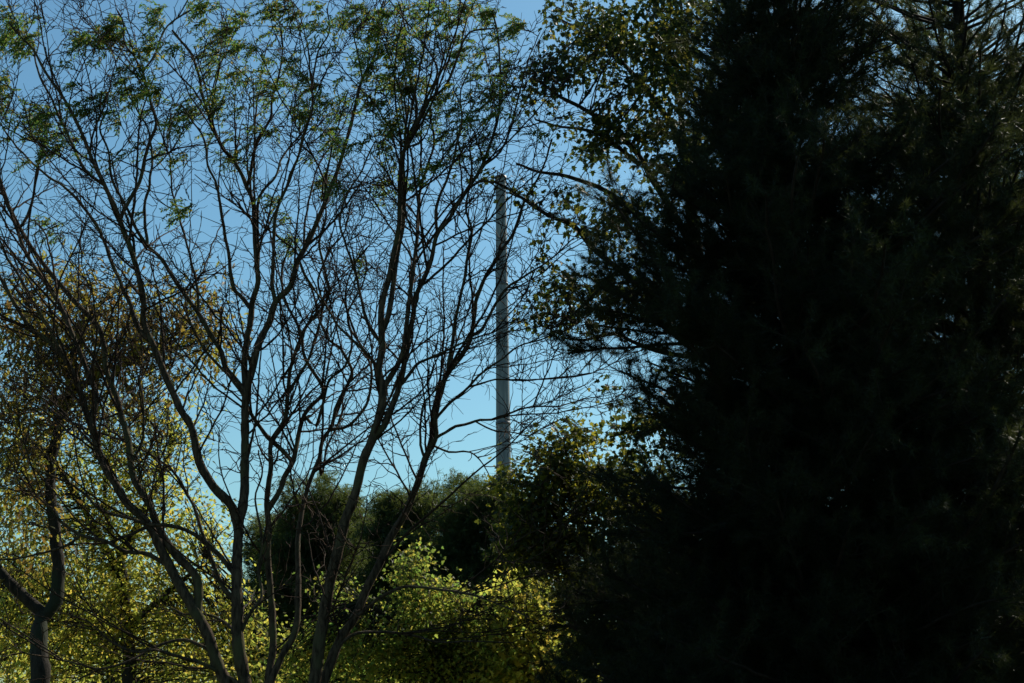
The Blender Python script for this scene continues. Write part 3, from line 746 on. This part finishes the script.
# the tall maple that rises behind the pine and fans to the left
broadleaf("maple_tree", "tall dark-leaved maple fanning up and left out of the top of the pine", "tree",
  [(22, 13, .3, [(790, 760), (772, 600), (745, 450), (712, 350), (696, 250), (688, 165)]),
   (8, 1.6, -.8, [(704, 340), (650, 290), (600, 255), (574, 227), (549, 215), (524, 200), (495, 182), (476, 182)]),
   (8, 2.5, .5, [(694, 270), (650, 225), (619, 200), (599, 187), (569, 177), (539, 172), (516, 163)]),
   (8, 2.5, -.6, [(694, 250), (660, 190), (630, 145), (590, 112), (560, 96), (535, 78)]),
   (8, 2.5, .8, [(688, 165), (670, 122), (650, 95), (620, 60), (592, 34), (562, 20)]),
   (7, 2.5, .3, [(688, 165), (680, 105), (688, 60), (680, 0), (672, -50)]),
   (7, 2.5, -.6, [(690, 175), (704, 110), (716, 60), (730, 10), (742, -40)]),
   (6, 2.5, -.5, [(690, 185), (728, 120), (758, 70), (775, 10)]),
   (8, 2.5, .6, [(720, 370), (745, 260), (772, 150), (800, 70), (826, 0), (840, -50)]),
   (6, 2, .3, [(770, 155), (762, 90), (775, 30), (770, -30)]),
   (6, 2, .9, [(750, 245), (800, 160), (850, 90), (880, 20), (890, -40)]),
   (5, 1.6, .4, [(620, 268), (598, 290), (575, 312), (550, 328), (532, 318)]),
   (6, 1.8, .5, [(714, 360), (655, 350), (615, 335), (585, 340), (560, 338)]),
   (5, 1.8, .4, [(732, 415), (670, 425), (640, 432), (612, 436)]),
   (5, 2, .3, [(640, 165), (600, 135), (570, 128), (535, 120)])],
  [(640, 45, 0, 75, 55, 1.2, 1.5), (585, 20, .2, 40, 40, .8), (690, 40, 0, 60, 70, 1.2), (545, 85, -.2, 36, 28, .6, 1.2), (560, 62, -.2, 30, 20, .5), (650, 110, -.2, 70, 40, 1.0, 1.4), (600, 140, 0, 50, 35, .8),
   (720, 110, -.2, 50, 60, 1.0), (680, 180, -.2, 60, 40, .9), (600, 220, -.2, 70, 40, .7, .8), (524, 194, -.6, 20, 12, .3, 1.2), (488, 184, -.75, 12, 7, .2, 1.0), (560, 280, 0, 30, 22, .5), (590, 310, 0, 40, 30, .6), (530, 315, .2, 22, 12, .3, 1.4),
   (640, 290, 0, 50, 50, .8), (640, 430, .3, 36, 24, .5, 1.3), (655, 455, .3, 36, 20, .5, 1.1), (675, 405, .2, 40, 40, .6, 1.0), (605, 395, .3, 22, 16, .4, .5), (550, 25, .2, 16, 22, .4), (760, 40, 0, 45, 60, 1.0, .6), (820, 50, .3, 50, 60, 1.0, .45), (880, 60, .6, 50, 60, 1.0, .5)],
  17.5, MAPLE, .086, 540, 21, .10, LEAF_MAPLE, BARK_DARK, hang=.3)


# ------------------------------------------------------------------ pines
def pine(name, label, base, H, rad_fn, n_bough, tuft, needles, width, nmat, tuft_gap=.10, rise=.12, trunk_r=.16, zlo=.4, group=None, dens=1.0, thin=None, up=.03, clump=0):
    base = np.array(base, float)
    t = thing(name, label, "tree", base, group)
    zs = np.linspace(0, H, 24)
    P = base + np.stack([.05 * np.sin(zs * .7), .05 * np.cos(zs * .5), zs], 1)
    rr = trunk_r * (1 - zs / H * .88)
    mb = MB(); add_tubes(mb, P[None], rr[None], 14); mb.build("trunk", BARK_PINE, t, True)
    z = zlo + (H - zlo - .1) * np.sort(RNG.random(n_bough) ** .95)
    z = np.round(z / .38) * .38 + RNG.normal(size=n_bough) * .05     # whorls
    z = np.clip(z, zlo, H - .05)
    az = RNG.uniform(0, 2 * math.pi, n_bough)
    L = np.array([rad_fn(zz, a) for zz, a in zip(z, az)]) * RNG.uniform(.45 if clump else .6, 1.15 if clump else 1.14, n_bough)
    D = np.stack([np.cos(az), np.sin(az), rise + .38 * (z / H) ** 2 + RNG.normal(size=n_bough) * .08], 1)
    o = base + np.stack([.05 * np.sin(z * .7), .05 * np.cos(z * .5), z], 1)
    bp, br = grow(o, D, np.clip(.008 + L * .008, .006, .035), np.maximum(L, .15), 14, up, .07)
    wd = MB(); add_tubes(wd, bp, br, 6)
    bo = wd
    P2, T2, R2 = sample_on(paths_of(bp, br), 9.0 * dens, .05, 1.0)
    if thin is not None:                       # the open, ragged upper crown
        kp = RNG.random(len(P2)) < np.interp(P2[:, 2], [thin[0], thin[1]], [1.0, thin[2]])
        P2, T2 = P2[kp], T2[kp]
    D2 = deflect(T2, 30, 65, .45); D2[:, 2] += .12
    L2 = RNG.uniform(.18, .65, len(P2))
    sp_, sr = grow(P2, D2, np.full(len(P2), .006), L2, 7, .05, .1)
    add_tubes(bo, sp_, sr, 3)
    nb = MB()
    P3, T3, R3 = sample_on(paths_of(sp_, sr), 1 / tuft_gap, .1, 1.0)
    D3 = norm(T3 + RNG.normal(size=T3.shape) * .45 + np.array([0, 0, .25]))
    if clump:                                  # needles bunched into pads at the shoot ends
        e = np.repeat(sp_[:, -1], clump, 0)
        P3 = e + RNG.normal(size=e.shape) * np.array([.16, .16, .10]); D3 = norm(RNG.normal(size=e.shape) + np.array([0, 0, .7]))
    P4 = np.concatenate([P3, sp_[:, -1], bp[:, -1]]); D4 = np.concatenate([D3, norm(sp_[:, -1] - sp_[:, -2]), norm(bp[:, -1] - bp[:, -2])])
    add_tufts(nb, P4, D4, tuft * RNG.uniform(.75, 1.2, len(P4)), needles, width)
    bo.build("boughs", BARK_PINE, t)
    nb.build("crown", nmat, t)
    return t


def interp(tab):
    zs = [a for a, _ in tab]; rs = [b for _, b in tab]
    return lambda z, a=0.0: float(np.interp(z, zs, rs))


def zof(py, Y): return at(512, py, Y)[2]


YA = 14.0
xA = at(800, 340, YA)[0]
mA = YA / FOC
tabA = interp([(zof(683, YA), 225 * mA), (zof(620, YA), 245 * mA), (zof(585, YA), 240 * mA), (zof(550, YA), 185 * mA), (zof(510, YA), 180 * mA), (zof(478, YA), 215 * mA), (zof(440, YA), 200 * mA), (zof(390, YA), 235 * mA), (zof(320, YA), 245 * mA), (zof(270, YA), 180 * mA), (zof(200, YA), 125 * mA), (zof(130, YA), 105 * mA), (zof(90, YA), 100 * mA), (zof(0, YA), 95 * mA), (10.2, 80 * mA), (11.2, 20 * mA)])
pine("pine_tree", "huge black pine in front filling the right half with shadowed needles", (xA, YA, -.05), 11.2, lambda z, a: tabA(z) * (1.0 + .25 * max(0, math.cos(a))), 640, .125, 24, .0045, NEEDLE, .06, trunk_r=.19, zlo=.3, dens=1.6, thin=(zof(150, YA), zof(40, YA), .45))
YB = 15.5
xB = at(985, 340, YB)[0]
tabB = interp([(0, 2.6), (3, 2.7), (6, 2.4), (8, 2.0), (9.5, 1.6), (12.5, .4)])
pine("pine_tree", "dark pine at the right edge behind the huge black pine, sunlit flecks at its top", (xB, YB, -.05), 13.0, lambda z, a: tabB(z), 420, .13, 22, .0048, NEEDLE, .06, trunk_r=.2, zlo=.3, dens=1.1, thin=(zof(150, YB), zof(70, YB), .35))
YC = 21.0
xC = at(965, 340, YC)[0]
tabC = interp([(0, 3.0), (4, 3.0), (7, 2.4), (9, 2.0), (11, 1.5), (14, .4)])
pine("pine_tree", "pine behind the two front pines, showing only as sunlit tufts in their gaps", (xC, YC, -.05), 14.0, lambda z, a: tabC(z), 320, .15, 16, .006, NEEDLE_FAR, .08, trunk_r=.2, zlo=.3, thin=(zof(160, YC), zof(70, YC), .35))

YD = 17.0
mD = YD / FOC
tabD = interp([(0, 145 * mD), (zof(640, YD), 138 * mD), (zof(600, YD), 115 * mD), (zof(575, YD), 60 * mD), (zof(565, YD), 30 * mD)])
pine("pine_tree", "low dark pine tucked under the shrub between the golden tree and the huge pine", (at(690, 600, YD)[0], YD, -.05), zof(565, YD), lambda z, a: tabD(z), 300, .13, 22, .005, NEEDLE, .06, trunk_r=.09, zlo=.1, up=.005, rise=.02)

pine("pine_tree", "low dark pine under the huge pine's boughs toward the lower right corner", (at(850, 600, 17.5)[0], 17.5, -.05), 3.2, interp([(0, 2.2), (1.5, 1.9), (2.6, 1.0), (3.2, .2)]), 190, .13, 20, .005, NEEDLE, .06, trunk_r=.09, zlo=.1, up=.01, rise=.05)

# the rounded pines on the skyline, lower middle
def far_pine(label, px, top, Y, tab, n):
    x = at(px, 600, Y)[0]; H = zof(top, Y)
    f = interp([(H - (yy - top) * Y / FOC, rr * Y / FOC) for yy, rr in reversed(tab)])
    pine("pine_tree", label, (x, Y, -.05), H - .8, lambda z, a: f(z) * .88, int(n * .42), .17, 12, .013, NEEDLE_FAR, .11, rise=.35, trunk_r=.2, zlo=.8, up=.02, clump=24)

far_pine("small dark round-topped pine rising on the skyline between two bare stems", 410, 466, 33.0, [(466, 8), (474, 26), (490, 34), (515, 36), (540, 36), (570, 46), (620, 55), (690, 50)], 330)
far_pine("dark pine on the skyline at the foot of the grey pole", 482, 474, 31.0, [(474, 14), (484, 36), (510, 44), (540, 54), (580, 80), (640, 90), (690, 80)], 280)
far_pine("wide olive-green pine seen behind the bare stems at lower middle", 316, 480, 36.0, [(480, 10), (495, 32), (515, 46), (545, 62), (600, 70), (690, 60)], 280)
far_pine("broad low pine filling the dip between the round-topped pine and its olive-green neighbour", 366, 500, 40.0, [(500, 16), (512, 36), (530, 46), (570, 52), (690, 56)], 260)
far_pine("low green pine behind the bare vertical stem, sky gaps beside it", 272, 512, 38.0, [(512, 10), (525, 28), (545, 38), (570, 40), (620, 46), (690, 46)], 170)

# low woods far behind, one mass along the horizon
def woods():
    lf = MB()
    n = 7000
    x = RNG.uniform(-42, 46, n); y = RNG.uniform(55, 72, n)
    hgt = 4.6 + 1.2 * np.sin(x * .5) + .8 * np.sin(x * 1.3 + 2)
    z = RNG.random(n) ** .7 * hgt
    C = np.stack([x, y, z], 1)
    k = 12
    P = np.repeat(C, k, 0) + RNG.normal(size=(n * k, 3)) * np.array([.5, .5, .4])
    add_leaves(lf, P, RNG.normal(size=P.shape) + np.array([0, 0, -.4]), RNG.uniform(.14, .26, len(P)), OVAL)
    o = lf.build("woods", LEAF_OLIVE); o["kind"] = "stuff"
    o["label"] = "low distant woods showing as olive leaves between the nearer trees"; o["category"] = "woods"
woods()
